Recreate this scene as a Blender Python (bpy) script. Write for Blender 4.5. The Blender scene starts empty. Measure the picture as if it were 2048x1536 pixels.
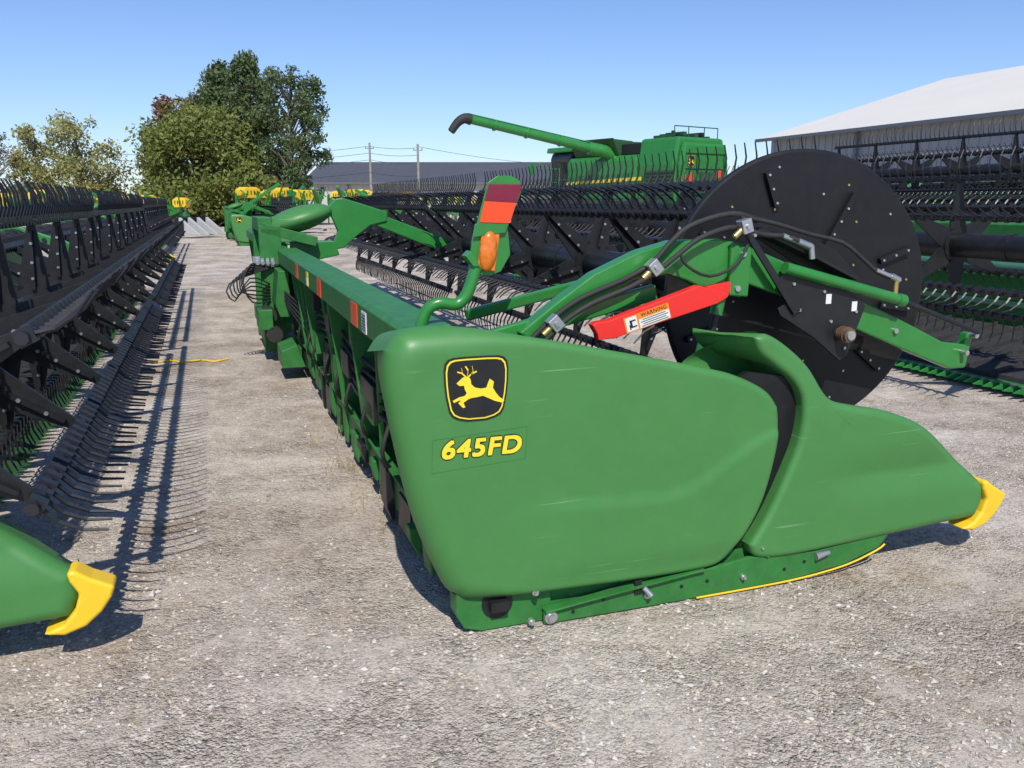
import bpy, math, random
import numpy as np
from mathutils import Vector, Matrix, Euler
random.seed(7)
C=bpy.context.collection
R=math.radians
sc=bpy.context.scene
AZ=R(19.46); OX,OY=-.18,2.977
def W(v,u,z=0):   # yard frame (v across rows, u along rows) -> world
    return Vector((OX+v*math.cos(AZ)-u*math.sin(AZ), OY+v*math.sin(AZ)+u*math.cos(AZ), z))
# ------------------------------------------------------------ materials
def mat(name,rgb,rough=.5,metal=0,var=.12,scale=6,bump=0,bscale=60,dust=0,coat=0,spec=.5):
    m=bpy.data.materials.new(name);m.use_nodes=True;nt=m.node_tree;N=nt.nodes;L=nt.links
    b=N['Principled BSDF'];b.inputs['Roughness'].default_value=rough;b.inputs['Metallic'].default_value=metal
    b.inputs['Coat Weight'].default_value=coat;b.inputs['Coat Roughness'].default_value=.15
    b.inputs['Specular IOR Level'].default_value=spec
    tc=N.new('ShaderNodeTexCoord')
    n=N.new('ShaderNodeTexNoise');n.inputs['Scale'].default_value=scale;n.inputs['Detail'].default_value=6;n.inputs['Roughness'].default_value=.65
    L.new(tc.outputs['Object'],n.inputs['Vector'])
    r=N.new('ShaderNodeValToRGB');e=r.color_ramp.elements
    e[0].position=.3;e[1].position=.7
    e[0].color=(*[c*(1-var) for c in rgb],1);e[1].color=(*[min(1,c*(1+var)) for c in rgb],1)
    L.new(n.outputs['Fac'],r.inputs['Fac']);out=r.outputs['Color']
    if dust:
        n2=N.new('ShaderNodeTexNoise');n2.inputs['Scale'].default_value=14;n2.inputs['Detail'].default_value=8;n2.inputs['Roughness'].default_value=.75
        L.new(tc.outputs['Object'],n2.inputs['Vector'])
        mr=N.new('ShaderNodeMapRange');mr.inputs[1].default_value=.45;mr.inputs[2].default_value=.8;mr.inputs[3].default_value=dust*.25;mr.inputs[4].default_value=dust
        L.new(n2.outputs['Fac'],mr.inputs[0])
        mx=N.new('ShaderNodeMixRGB');mx.inputs['Color2'].default_value=(.3,.27,.22,1)
        L.new(mr.outputs[0],mx.inputs['Fac']);L.new(out,mx.inputs['Color1']);out=mx.outputs['Color']
        mr2=N.new('ShaderNodeMapRange');mr2.inputs[1].default_value=.3;mr2.inputs[2].default_value=.8;mr2.inputs[3].default_value=rough*.85;mr2.inputs[4].default_value=min(1,rough*1.3)
        L.new(n2.outputs['Fac'],mr2.inputs[0]);L.new(mr2.outputs[0],b.inputs['Roughness'])
    L.new(out,b.inputs['Base Color'])
    if bump:
        n3=N.new('ShaderNodeTexNoise');n3.inputs['Scale'].default_value=bscale;n3.inputs['Detail'].default_value=4
        L.new(tc.outputs['Object'],n3.inputs['Vector'])
        bp=N.new('ShaderNodeBump');bp.inputs['Strength'].default_value=bump;bp.inputs['Distance'].default_value=.01
        L.new(n3.outputs['Fac'],bp.inputs['Height']);L.new(bp.outputs[0],b.inputs['Normal'])
    return m
GREEN=mat('green_paint',(.022,.205,.032),.32,var=.12,dust=.05,coat=.25)
GFRM=mat('green_frame_paint',(.018,.165,.028),.48,var=.22,scale=9,dust=.14,spec=.35)
PLAST=mat('green_plastic',(.052,.212,.048),.45,var=.05,scale=2.5,bump=.04,bscale=250,dust=.07)
def scuffs(m):
    nt=m.node_tree;N=nt.nodes;L=nt.links;b=N['Principled BSDF'];src=b.inputs['Base Color'].links[0].from_socket
    tc=N.new('ShaderNodeTexCoord');mp=N.new('ShaderNodeMapping');mp.inputs['Scale'].default_value=(2.2,2,95);mp.inputs['Rotation'].default_value=(0,R(3),0);L.new(tc.outputs['Object'],mp.inputs[0])
    n=N.new('ShaderNodeTexNoise');n.inputs['Scale'].default_value=1;n.inputs['Detail'].default_value=3;L.new(mp.outputs[0],n.inputs['Vector'])
    a=N.new('ShaderNodeMapRange');a.inputs[1].default_value=.66;a.inputs[2].default_value=.71;L.new(n.outputs['Fac'],a.inputs[0])
    n2=N.new('ShaderNodeTexNoise');n2.inputs['Scale'].default_value=2.3;n2.inputs['Detail'].default_value=5;L.new(tc.outputs['Object'],n2.inputs['Vector'])
    c=N.new('ShaderNodeMapRange');c.inputs[1].default_value=.50;c.inputs[2].default_value=.62;L.new(n2.outputs['Fac'],c.inputs[0])
    q=N.new('ShaderNodeMath');q.operation='MULTIPLY';L.new(a.outputs[0],q.inputs[0]);L.new(c.outputs[0],q.inputs[1])
    q2=N.new('ShaderNodeMath');q2.operation='MULTIPLY';q2.inputs[1].default_value=.4;L.new(q.outputs[0],q2.inputs[0])
    mx=N.new('ShaderNodeMixRGB');mx.inputs[2].default_value=(.28,.45,.27,1);L.new(q2.outputs[0],mx.inputs[0]);L.new(src,mx.inputs[1]);L.new(mx.outputs[0],b.inputs['Base Color'])
scuffs(PLAST)
DGREEN=mat('dark_green_paint',(.010,.075,.018),.55,var=.25,dust=.12)
TEAL=mat('grey_green_paint',(.05,.16,.11),.4,var=.1,dust=.08)
YEL=mat('yellow_plastic',(.85,.55,.02),.45,var=.06,dust=.05)
YDEC=mat('yellow_decal',(.85,.66,.03),.5,var=.03)
BLK=mat('black_paint',(.011,.012,.014),.42,var=.2,dust=.04,spec=.4)
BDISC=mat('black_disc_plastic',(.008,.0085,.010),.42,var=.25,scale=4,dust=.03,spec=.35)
BPL=mat('black_tine_plastic',(.014,.015,.019),.42,var=.2,dust=.03)
RUB=mat('black_rubber',(.016,.016,.017),.7,var=.2,dust=.08)
TYRE=mat('tyre_rubber',(.022,.021,.02),.85,var=.2,dust=.2)
STEEL=mat('zinc_steel',(.55,.55,.56),.35,metal=.8,var=.15)
BRASS=mat('brass_fitting',(.6,.42,.15),.35,metal=.8,var=.15)
RUST=mat('rusty_shaft',(.20,.13,.08),.5,metal=.5,var=.35,scale=40)
RED=mat('red_paint',(.80,.025,.018),.4,var=.05,dust=.03)
ORED=mat('orange_reflector',(.88,.075,.015),.3,var=.08,scale=80)
DRED=mat('dark_red_reflector',(.20,.012,.035),.3,var=.08,scale=80)
AMB=mat('amber_lens',(.70,.17,.012),.15,var=.25,scale=60,coat=.5)
WHT=mat('white_sticker',(.75,.75,.73),.5,var=.04)
GREY=mat('pale_grey_plastic',(.40,.40,.40),.5,var=.1)
ORG=mat('orange_sticker',(.85,.25,.02),.5,var=.04)
BELT=mat('draper_belt_rubber',(.018,.018,.02),.75,var=.25,dust=.12)
GLASS=mat('cab_glass',(.02,.03,.035),.08,var=.1)
STRAW=mat('dry_straw',(.42,.34,.17),.8,var=.2)
# ------------------------------------------------------------ mesh builder
class MB:
    def __init__(s): s.v=[];s.f=[];s.m=[];s.s=[]
    def add(s,vs,fs,mi=0,sm=False):
        o=len(s.v);s.v+= [tuple(x) for x in vs]
        for f in fs: s.f.append(tuple(i+o for i in f));s.m.append(mi);s.s.append(sm)
    def box(s,c,d,mi=0,rot=None):
        h=[x/2 for x in d];vs=[]
        for x in(-1,1):
            for y in(-1,1):
                for z in(-1,1):
                    p=Vector((x*h[0],y*h[1],z*h[2]))
                    if rot: p=Euler(rot).to_matrix()@p
                    vs.append(p+Vector(c))
        s.add(vs,[(0,1,3,2),(4,6,7,5),(0,4,5,1),(2,3,7,6),(0,2,6,4),(1,5,7,3)],mi)
    def bar(s,p0,p1,w,h,mi=0,up=(0,0,1)):
        p0=Vector(p0);p1=Vector(p1);d=(p1-p0).normalized();up=Vector(up)
        if abs(d.dot(up))>.98: up=Vector((0,1,0))
        a=d.cross(up).normalized()*w/2;b=a.cross(d).normalized()*h/2
        vs=[p+x*a+y*b for p in(p0,p1) for x,y in((-1,-1),(1,-1),(1,1),(-1,1))]
        s.add(vs,[(0,3,2,1),(4,5,6,7),(0,1,5,4),(1,2,6,5),(2,3,7,6),(3,0,4,7)],mi)
    def cyl(s,p0,p1,r0,r1=None,seg=12,mi=0,caps=True):
        if r1 is None:r1=r0
        p0=Vector(p0);p1=Vector(p1);d=(p1-p0).normalized()
        q=Vector((0,0,1)) if abs(d.z)<.9 else Vector((1,0,0))
        a=d.cross(q).normalized();b=d.cross(a)
        ring=lambda p,r:[p+(a*math.cos(2*math.pi*i/seg)+b*math.sin(2*math.pi*i/seg))*r for i in range(seg)]
        A=ring(p0,r0);B=ring(p1,r1)
        s.add(A+B,[(i,(i+1)%seg,seg+(i+1)%seg,seg+i) for i in range(seg)],mi,True)
        if caps:
            s.add(A,[tuple(range(seg))],mi);s.add(B,[tuple(range(seg))],mi)
    def tube(s,path,r,seg=8,mi=0,smooth=3,r1=None,sm=True):
        P=[Vector(p) for p in path]
        if smooth>1 and len(P)>2:
            Q=[]
            for i in range(len(P)-1):
                a=P[max(i-1,0)];b=P[i];c=P[i+1];d=P[min(i+2,len(P)-1)]
                for k in range(smooth):
                    t=k/smooth
                    Q.append(.5*((2*b)+(c-a)*t+(2*a-5*b+4*c-d)*t*t+(3*b-a-3*c+d)*t**3))
            Q.append(P[-1]);P=Q
        n=len(P);vs=[];prev=None
        for i,p in enumerate(P):
            d=(P[min(i+1,n-1)]-P[max(i-1,0)]).normalized()
            if prev is None:
                q=Vector((0,0,1)) if abs(d.z)<.9 else Vector((1,0,0));a=d.cross(q).normalized()
            else: a=(prev-d*prev.dot(d)).normalized()
            prev=a;b=d.cross(a);rr=r if r1 is None else r+(r1-r)*i/(n-1)
            vs+=[p+(a*math.cos(2*math.pi*k/seg)+b*math.sin(2*math.pi*k/seg))*rr for k in range(seg)]
        fs=[(i*seg+k,i*seg+(k+1)%seg,(i+1)*seg+(k+1)%seg,(i+1)*seg+k) for i in range(n-1) for k in range(seg)]
        s.add(vs,fs,mi,sm);s.add(vs[:seg],[tuple(range(seg))],mi);s.add(vs[-seg:],[tuple(range(seg))],mi)
    def prism(s,poly,u0,u1,mi=0):
        n=len(poly);A=[(p[0],u0,p[1]) for p in poly];B=[(p[0],u1,p[1]) for p in poly]
        s.add(A+B,[tuple(range(n)),tuple(range(2*n-1,n-1,-1))]+[(i,(i+1)%n,n+(i+1)%n,n+i) for i in range(n)],mi)
    def ell(s,c,r,mi=0,rot=(0,0,0),ns=20,nr=12):
        M=Euler(rot).to_matrix();vs=[]
        for i in range(nr+1):
            t=math.pi*i/nr
            for k in range(ns):
                p=2*math.pi*k/ns
                vs.append(M@Vector((r[0]*math.sin(t)*math.cos(p),r[1]*math.sin(t)*math.sin(p),r[2]*math.cos(t)))+Vector(c))
        s.add(vs,[(i*ns+k,i*ns+(k+1)%ns,(i+1)*ns+(k+1)%ns,(i+1)*ns+k) for i in range(nr) for k in range(ns)],mi,True)
    def obj(s,name,mats,parent=None,bevel=0,loc=(0,0,0),rot=(0,0,0),recalc=True):
        me=bpy.data.meshes.new(name);me.from_pydata(s.v,[],s.f)
        for m in (mats if isinstance(mats,(list,tuple)) else [mats]): me.materials.append(m)
        me.polygons.foreach_set('material_index',s.m);me.polygons.foreach_set('use_smooth',s.s)
        if recalc:
            import bmesh
            bm=bmesh.new();bm.from_mesh(me);bmesh.ops.recalc_face_normals(bm,faces=bm.faces);bm.to_mesh(me);bm.free()
        me.update()
        o=bpy.data.objects.new(name,me);C.objects.link(o);o.location=loc;o.rotation_euler=rot
        if parent:o.parent=parent
        if bevel:
            b=o.modifiers.new('b','BEVEL');b.width=bevel;b.segments=2;b.limit_method='ANGLE';b.angle_limit=R(40)
        return o
def empty(name,loc=(0,0,0),rz=0,label=None,cat=None,group=None,parent=None):
    o=bpy.data.objects.new(name,None);C.objects.link(o);o.location=loc;o.rotation_euler=(0,0,rz);o.empty_display_size=.2
    if parent:o.parent=parent
    tag(o,label,cat,group);return o
def tag(o,label=None,cat=None,group=None,kind=None):
    if label:o['label']=label
    if cat:o['category']=cat
    if group:o['group']=group
    if kind:o['kind']=kind
    return o
def resample(pts,n,smooth=True):
    P=np.array(pts,float)
    if smooth and len(P)>2:
        Q=[]
        for i in range(len(P)-1):
            a=P[max(i-1,0)];b=P[i];c=P[i+1];d=P[min(i+2,len(P)-1)]
            for k in range(8):
                t=k/8;Q.append(.5*((2*b)+(c-a)*t+(2*a-5*b+4*c-d)*t*t+(3*b-a-3*c+d)*t**3))
        Q.append(P[-1]);P=np.array(Q)
    d=np.r_[0,np.cumsum(np.linalg.norm(np.diff(P,axis=0),axis=1))];d/=d[-1]
    t=(1-np.cos(np.pi*np.linspace(0,1,n)))/2
    return np.stack([np.interp(t,d,P[:,0]),np.interp(t,d,P[:,1])],1)
def shell(name,bottom,top,left,right,u0,Rf,skirt,disp,m,parent,NS=90,NT=60):
    """moulded plastic panel: Coons patch outline in (v,z), rounded over its edge, with a return skirt"""
    B=resample(bottom,NS);T=resample(top,NS);Lf=resample(left,NT);Rr=resample(right,NT)
    s=((1-np.cos(np.pi*np.linspace(0,1,NS)))/2)[:,None,None];t=((1-np.cos(np.pi*np.linspace(0,1,NT)))/2)[None,:,None]
    P=(1-t)*B[:,None]+t*T[:,None]+(1-s)*Lf[None]+s*Rr[None]-((1-s)*(1-t)*B[0]+s*(1-t)*B[-1]+(1-s)*t*T[0]+s*t*T[-1])
    bd=np.concatenate([B,Rr,T[::-1],Lf[::-1]])
    flat=P.reshape(-1,2)
    a=bd;b=np.roll(bd,-1,0);ab=b-a;L2=(ab**2).sum(1)+1e-12
    D=np.full(len(flat),9.)
    for i in range(len(a)):
        tt=np.clip(((flat-a[i])@ab[i])/L2[i],0,1);q=a[i]+tt[:,None]*ab[i]
        D=np.minimum(D,np.linalg.norm(flat-q,axis=1))
    vs=[]
    for (v,z),d in zip(flat,D):
        r=Rf(v,z);dd=min(d,r)
        vs.append((v,u0+r-math.sqrt(max(r*r-(r-dd)**2,0))+disp(v,z),z))
    idx=lambda i,j:i*NT+j
    fs=[(idx(i,j),idx(i+1,j),idx(i+1,j+1),idx(i,j+1)) for i in range(NS-1) for j in range(NT-1)]
    loop=[idx(i,0) for i in range(NS)]+[idx(NS-1,j) for j in range(1,NT)]+[idx(i,NT-1) for i in range(NS-2,-1,-1)]+[idx(0,j) for j in range(NT-2,0,-1)]
    side=['b']*NS+['r']*(NT-1)+['t']*(NS-1)+['l']*(NT-2)
    prev=loop;n=len(loop)
    for fr in (.15,.5,1):
        o=len(vs)
        for k,i0 in enumerate(loop):
            v,u,z=vs[i0];vs.append(skirt(v,u,z,fr,side[k]))
        cur=list(range(o,o+n))
        fs+=[(prev[k],prev[(k+1)%n],cur[(k+1)%n],cur[k]) for k in range(n)];prev=cur
    mb=MB();mb.add(vs,fs,0,True)
    return mb.obj(name,m,parent)
def text(body,size,name,parent,m,loc,shear=0,ext=.0008,rot=(R(90),0,0),sx=1,fat=0,ring=8):
    """lettering as mesh; fat>0 thickens the strokes by layering shifted copies"""
    cu=bpy.data.curves.new(name,'FONT');cu.body=body;cu.size=size;cu.shear=shear;cu.extrude=ext;cu.align_x='CENTER';cu.align_y='CENTER';cu.space_character=1.10
    t=bpy.data.objects.new('tmp',cu);C.objects.link(t)
    me=bpy.data.meshes.new_from_object(t.evaluated_get(bpy.context.evaluated_depsgraph_get()))
    bpy.data.objects.remove(t)
    if fat:
        vs=[v.co.copy() for v in me.vertices];fs=[tuple(p.vertices) for p in me.polygons];V=[];F=[]
        offs=[(0,0)]+[(math.cos(2*math.pi*(k+.5)/ring)*fat*q*(1.3 if ring==4 else 1),math.sin(2*math.pi*(k+.5)/ring)*fat*q*(1.3 if ring==4 else 1)) for q in((1,.5) if fat>.006 else (1,)) for k in range(ring)]
        for j,(dx,dy) in enumerate(offs):
            o=len(V);V+=[(v.x+dx/sx,v.y+dy,v.z+j*.00003) for v in vs];F+=[tuple(i+o for i in f) for f in fs]
        me=bpy.data.meshes.new(name);me.from_pydata(V,[],F)
    me.materials.clear();me.materials.append(m)
    o=bpy.data.objects.new(name,me);C.objects.link(o);o.location=loc;o.rotation_euler=rot;o.scale=(sx,1,1);o.parent=parent
    return o
def lerp(a,b,t): return a+(b-a)*t
def sst(a,b,x):
    t=min(1,max(0,(x-a)/(b-a)));return t*t*(3-2*t)
# ------------------------------------------------------------ emblem (black badge, yellow rim, leaping deer)
def emblem(mb,cx,cz,h,u,flip=1):
    def sh(k):
        a=h*k
        base=[(-.70,.985),(-.35,1.0),(.35,1.0),(.70,.985),(.86,.94),(.96,.82),(1.0,.60),(.99,.2),(.95,-.2),(.86,-.66),(.76,-.83),(.58,-.93),(.28,-1.0),(-.28,-1.0),(-.58,-.93),(-.76,-.83),(-.86,-.66),(-.95,-.2),(-.99,.2),(-1.0,.60),(-.96,.82),(-.86,.94)]
        return [(cx+x*a,cz+z*a*.98) for x,z in base]
    mb.prism(sh(1.0),u,u+.002,0);mb.prism(sh(.94),u-.001,u+.001,1);mb.prism(sh(.895),u-.002,u,0)
    k=h/64
    P=lambda l:[(cx+(x-948)*k,cz-(y-777)*k) for x,y in l]
    body=[(908,764),(915,758),(921,753),(932,752),(936,758),(937,767),(944,774),(956,777),(967,776),(971,765),(974,759),(982,765),(980,777),(986,787),(993,796),(1003,803),(1000,808),(984,803),(972,797),(960,791),(948,793),(937,794),(922,799),(913,797),(903,801),(900,797),(913,791),(924,789),(928,784),(924,776),(923,769),(914,769)]
    mb.prism(P(body),u-.003,u-.0015,1)
    mb.prism(P([(937,792),(921,802),(925,811),(920,812),(911,802),(926,791)]),u-.0034,u-.0015,1)
    for l in ([(931,753),(941,744),(939,732)],[(927,753),(919,745),(910,742)],[(936,748),(948,743)],[(920,745),(918,735)],[(929,752),(931,740),(926,732)]):
        q=P(l)
        for a,b in zip(q,q[1:]): mb.bar((a[0],u-.0022,a[1]),(b[0],u-.0022,b[1]),.0014*h/.12,2.7*k,1,up=(0,0,1) )
# ------------------------------------------------------------ header parts
LEN=13.5
def spider_mb():
    sp=MB();y=0
    sp.cyl((0,y-.02,0),(0,y+.02,0),.15,seg=16)
    for j in range(6):
        a=j*math.pi/3;M=lambda x,z:(x*math.cos(a)+z*math.sin(a),-x*math.sin(a)+z*math.cos(a))
        sp.prism([M(-.095,.11),M(-.022,.55),M(.022,.55),M(.095,.11)],y-.010,y+.010)
        sp.prism([M(-.012,.13),M(-.008,.5),M(.008,.5),M(.012,.13)],y-.04,y-.0101)
        sp.cyl((M(0,.56)[0],y-.03,M(0,.56)[1]),(M(0,.56)[0],y+.03,M(0,.56)[1]),.032,seg=8)
        for q in(.2,.3,.42): sp.cyl((M(.0,q)[0],y-.047,M(0,q)[1]),(M(0,q)[0],y-.041,M(0,q)[1]),.010,seg=6,mi=1)
    return sp
def reel_meshes(u0,u1,fat=1.0,sp=.1):
    mb=MB();r=.56
    mb.cyl((0,u0,r),(0,u1,r),.021*fat,seg=8)
    n=int((u1-u0)/sp)
    for i in range(n):
        y=u0+.05+i*sp;j=random.uniform(-.010,.010)
        mb.box((0,y,r+.004),(.055*fat,.040,.055*fat))
        mb.tube([(0,y,r+.01),(.022,y,r+.09),(.014+j*.5,y+j*.5,r+.17),(-.02+j,y+j,r+.24)],.0095*fat,seg=4,smooth=1,r1=.0045*fat,sm=False)
    k=int(round((u1-u0)/1.1));ys=[u0+.12+(u1-u0-.24)*i/k for i in range(k+1)]
    tb=MB();tb.cyl((0,u0,0),(0,u1,0),.105,seg=20)
    for i in range(k):
        y=u0+.12+(u1-u0-.24)*(i+.5)/k;tb.cyl((0,y-.03,0),(0,y+.03,0),.112,seg=20)
    return tb,mb,ys
SPM=None
def build_reel(parent,loc,segs,phase,fat=1.0,sp=.1):
    global SPM
    root=empty('reel',loc,parent=parent)
    for (a,b) in segs:
        tb,bar,ys=reel_meshes(a,b,fat,sp)
        tb.obj('reel_tube',BLK,root)
        for y in ys:
            if SPM is None:
                o=spider_mb().obj('reel_spider',[BLK,STEEL],root);SPM=o.data
            else:
                o=bpy.data.objects.new('reel_spider',SPM);C.objects.link(o);o.parent=root
            o.location=(0,y,0);o.rotation_euler=(0,R(phase),0)
        o=bar.obj('tine_bar',BPL,root,rot=(0,R(phase),0))
        for j in range(1,6):
            c=o.copy();C.objects.link(c);c.parent=root;c.rotation_euler=(0,R(phase+60*j),0)
    return root
def build_base(root,near,cbm=None,bsm=None):
    f=MB();br=MB();rnd=random.Random(11)
    for a,b in((.25,6.25),(7.55,LEN)):
        f.prism([(-.15,.985),(-.15,1.115),(-.125,1.135),(.03,1.145),(.06,1.11),(.06,.985)],a,b)     # top beam
        f.box((.03,(a+b)/2,.20),(.12,b-a,.18))                    # lower tube
        f.box((-.035,(a+b)/2,.31),(.05,b-a,.012))
        ys=[a+.2,a+1.55,a+2.4,a+3.9,a+4.6,b-.15]
        for y in ys:
            f.prism([(-.13,.99),(.04,.99),(.08,.22),(-.05,.22)],y-.015,y+.015)
            if rnd.random()<.6: f.prism([(-.13,.99),(.02,.99),(.02,.80)],y-.05,y+.05)
        y=a+.15
        while y<b-.2:
            w_=rnd.uniform(.08,.34);lo=rnd.uniform(.03,.13);hi=rnd.uniform(.2,.34);ou=rnd.uniform(-.09,-.04)
            (f if rnd.random()<.5 else br).prism([(-.045,lo),(ou,lo+.07),(ou,hi),(-.02,hi),(-.03,lo)],y-w_/2,y+w_/2)
            if rnd.random()<.35: f.box((-.03,y+.1,rnd.uniform(.38,.6)),(.10,rnd.uniform(.08,.25),rnd.uniform(.08,.2)))
            if rnd.random()<.5: br.box((-.02,y+.1,rnd.uniform(.45,.85)),(.12,rnd.uniform(.08,.3),rnd.uniform(.08,.22)))
            if rnd.random()<.3: f.bar((-.02,y+.05,.3),(-.08,y+.05+rnd.uniform(-.5,.5),.95),.03,.04)
            y+=w_+rnd.uniform(.04,.3)
    for y in(6.3,7.5):
        f.box((-.22,y,.72),(.22,.10,1.3));f.bar((-.3,y,.15),(.2,y,.15),.12,.1)
        f.bar((-.3,y,1.35),(.25,y,1.2),.1,.1)
    f.box((-.26,6.9,1.38),(.14,1.1,.14));f.box((-.26,6.9,.2),(.14,1.1,.14))
    f.box((-.33,6.1,.45),(.14,.4,.2));f.prism([(-.26,.12),(-.26,.28),(-.12,.33),(-.05,.12)],5.0,5.5);f.prism([(-.30,.12),(-.30,.30),(-.12,.36),(-.05,.12)],8.2,8.9)
    f.prism([(-.20,.5),(-.24,.62),(-.20,.95),(-.1,.95),(-.1,.5)],5.7,6.2)
    f.obj('frame',GFRM,root,bevel=.006)
    br.obj('lower_bracket',BLK,root,bevel=.004)
    bs=MB()
    for a,b in((.25,6.25),(7.55,LEN)): bs.prism([(.03,.98),(.07,.28),(.085,.28),(.045,.98)],a,b)
    for i in range(26):
        y=.4+i*.5
        if 5.9<y<7.8: continue
        bs.prism([(.005,.95),(.045,.28),(.065,.28),(.025,.95)],y,y+.03)
    bs.obj('back_sheet',bsm or DGREEN,root)
    if bsm:
        bs=MB();bs.cyl((.13,.25,.93),(.13,LEN,.93),.055,seg=12);bs.box((.12,LEN/2,.55),(.03,LEN-.3,.05));bs.obj('cross_tube',TEAL,root)
    d=MB()
    for a,b in((.35,6.2),(7.6,LEN-.15)):
        d.prism([(.24,.34),(1.62,.13),(1.64,.06),(.26,.26)],a,b)
        for i in range(int((b-a)/.3)):
            y=a+.15+i*.3;d.prism([(.26,.37),(1.6,.165),(1.6,.135),(.26,.34)],y,y+.02)
    d.prism([(.2,.3),(1.62,.10),(1.62,.05),(.2,.22)],6.2,7.6)
    d.obj('draper_belt',BELT,root)
    c=MB()
    c.box((1.68,LEN/2+.05,.065),(.10,LEN-.3,.05));
    for i in range(132):
        y=.3+i*.1
        c.prism([(1.71,.045),(1.72,.095),(1.80,.095),(1.90,.06),(1.80,.045)],y-.012,y+.012,0)
        c.box((1.73,y+.05,.088),(.05,.07,.006),1)
    c.obj('cutterbar',cbm or [GREEN,STEEL],root)
    h=MB()
    h.box((.0,3.2,.52),(.04,5.8,.07));h.box((.0,10.5,.52),(.04,5.6,.07))
    for k in range(5):
        h.tube([(-.03,.4,.8-.05*k),(-.06,2,.75-.06*k),(-.02,3.4,.82-.05*k),(-.07,5,.7-.05*k),(-.2,6.1,.8)],.011,seg=6)
    for k in range(10):
        y=.55+k*.56+rnd.uniform(-.1,.1)
        h.tube([(-.04,y,.3),(-.10,y-.1,.42),(-.03,y-.05,.6)],.012,seg=6)
    h.obj('hydraulic_line',RUB,root)
def build_shield(root):
    def disp(v,z):
        zl=.50-.02*sst(.2,.8,v)+ .22*sst(.8,1.35,v)
        e=1-sst(zl-.020,zl+.010,z)
        return -.010*e*sst(.15,.45,v)*sst(.16,.26,z)
    def sk(v,u,z,fr,side):
        d=(.34-.12*sst(.4,1.1,v))*fr
        dz=-.06*fr*(1 if side=='t' else 0)
        dv=.05*fr if side=='l' else 0
        return (v+dv,u+d,z+dz)
    return shell('end_shield',
        bottom=[(-.045,.17),(.02,.145),(.32,.14),(.75,.13),(1.02,.135),(1.10,.165)],
        top=[(-.275,1.10),(-.22,1.165),(-.10,1.178),(.05,1.165),(.19,1.14),(.46,1.085),(.93,.98),(1.11,.93),(1.25,.86),(1.31,.79)],
        left=[(-.045,.17),(-.09,.22),(-.19,.48),(-.25,.75),(-.285,.97),(-.275,1.10)],
        right=[(1.10,.165),(1.19,.27),(1.26,.40),(1.305,.57),(1.32,.70),(1.31,.79)],
        u0=-.08,Rf=lambda v,z:lerp(.095,.028,sst(-.15,.3,v)),skirt=sk,disp=disp,m=PLAST,parent=root)
def build_divider(root):
    def disp(v,z):
        return .018*(1-abs(sst(.30,.60,z)*2-1))*sst(1.45,1.9,v)*(1-sst(2.1,2.5,v)) + .03*sst(.70,1.05,z)+.02*sst(1.9,2.45,v)*sst(.3,.5,z)
    def sk(v,u,z,fr,side):
        d=(.30-.20*sst(1.6,2.5,v))*fr
        dv=-.09*fr*sst(.8,1.0,z) if v<1.3 else 0
        return (v+dv+(.02*fr if side=='l' and z<.8 else 0),u+d,z-(.03*fr if side=='t' else 0))
    o=shell('crop_divider',
        bottom=[(1.215,.205),(1.24,.155),(1.31,.135),(1.46,.13),(1.72,.14),(2.14,.155),(2.36,.165),(2.45,.17)],
        top=[(1.20,1.075),(1.26,1.085),(1.36,1.03),(1.465,.94),(1.56,.81),(1.67,.768),(1.87,.725),(2.08,.645),(2.23,.54),(2.36,.43),(2.475,.335)],
        left=[(1.215,.205),(1.295,.33),(1.380,.51),(1.430,.65),(1.437,.80),(1.385,.89),(1.30,.955),(1.23,1.01),(1.20,1.075)],
        right=[(2.45,.17),(2.485,.25),(2.475,.335)],
        u0=-.08,Rf=lambda v,z:lerp(.028,.05,sst(1.5,2.4,v)),skirt=sk,disp=disp,m=PLAST,parent=root,NS=100,NT=60)
    t=MB();t.prism([(2.455,.345),(2.48,.352),(2.53,.315),(2.605,.275),(2.59,.235),(2.555,.185),(2.50,.138),(2.43,.115),(2.36,.128),(2.43,.155),(2.468,.20),(2.488,.26),(2.462,.31)],-.086,.02)
    to=t.obj('divider_tip',YEL,root,bevel=.014);to.modifiers[0].segments=4
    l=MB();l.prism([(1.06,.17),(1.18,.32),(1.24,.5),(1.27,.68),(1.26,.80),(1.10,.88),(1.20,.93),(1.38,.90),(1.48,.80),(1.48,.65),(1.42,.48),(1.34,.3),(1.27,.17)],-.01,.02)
    l.obj('gap_shade_sheet',BDISC,root)  # black sheet added behind the shield-divider gap, stands in for its deep shade
    vs=[];n=14
    lip=resample([(1.20,1.07),(1.30,1.075),(1.40,1.0),(1.48,.92),(1.53,.80)],n,True);low=resample([(1.02,.90),(1.14,.90),(1.26,.88),(1.36,.84),(1.45,.78)],n,True)
    K=10
    for i in range(n):
        for k in range(K):
            t=k/(K-1);q=lip[i]*(1-t)+low[i]*t;dep=.10+.16*math.sin(t*math.pi*.6);vs.append((q[0],dep,q[1]))
    l=MB();l.add(vs,[(i*K+k,(i+1)*K+k,(i+1)*K+k+1,i*K+k+1) for i in range(n-1) for k in range(K-1)],0,True);l.obj('hood_inner_panel',PLAST,root)
    return o
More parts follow.
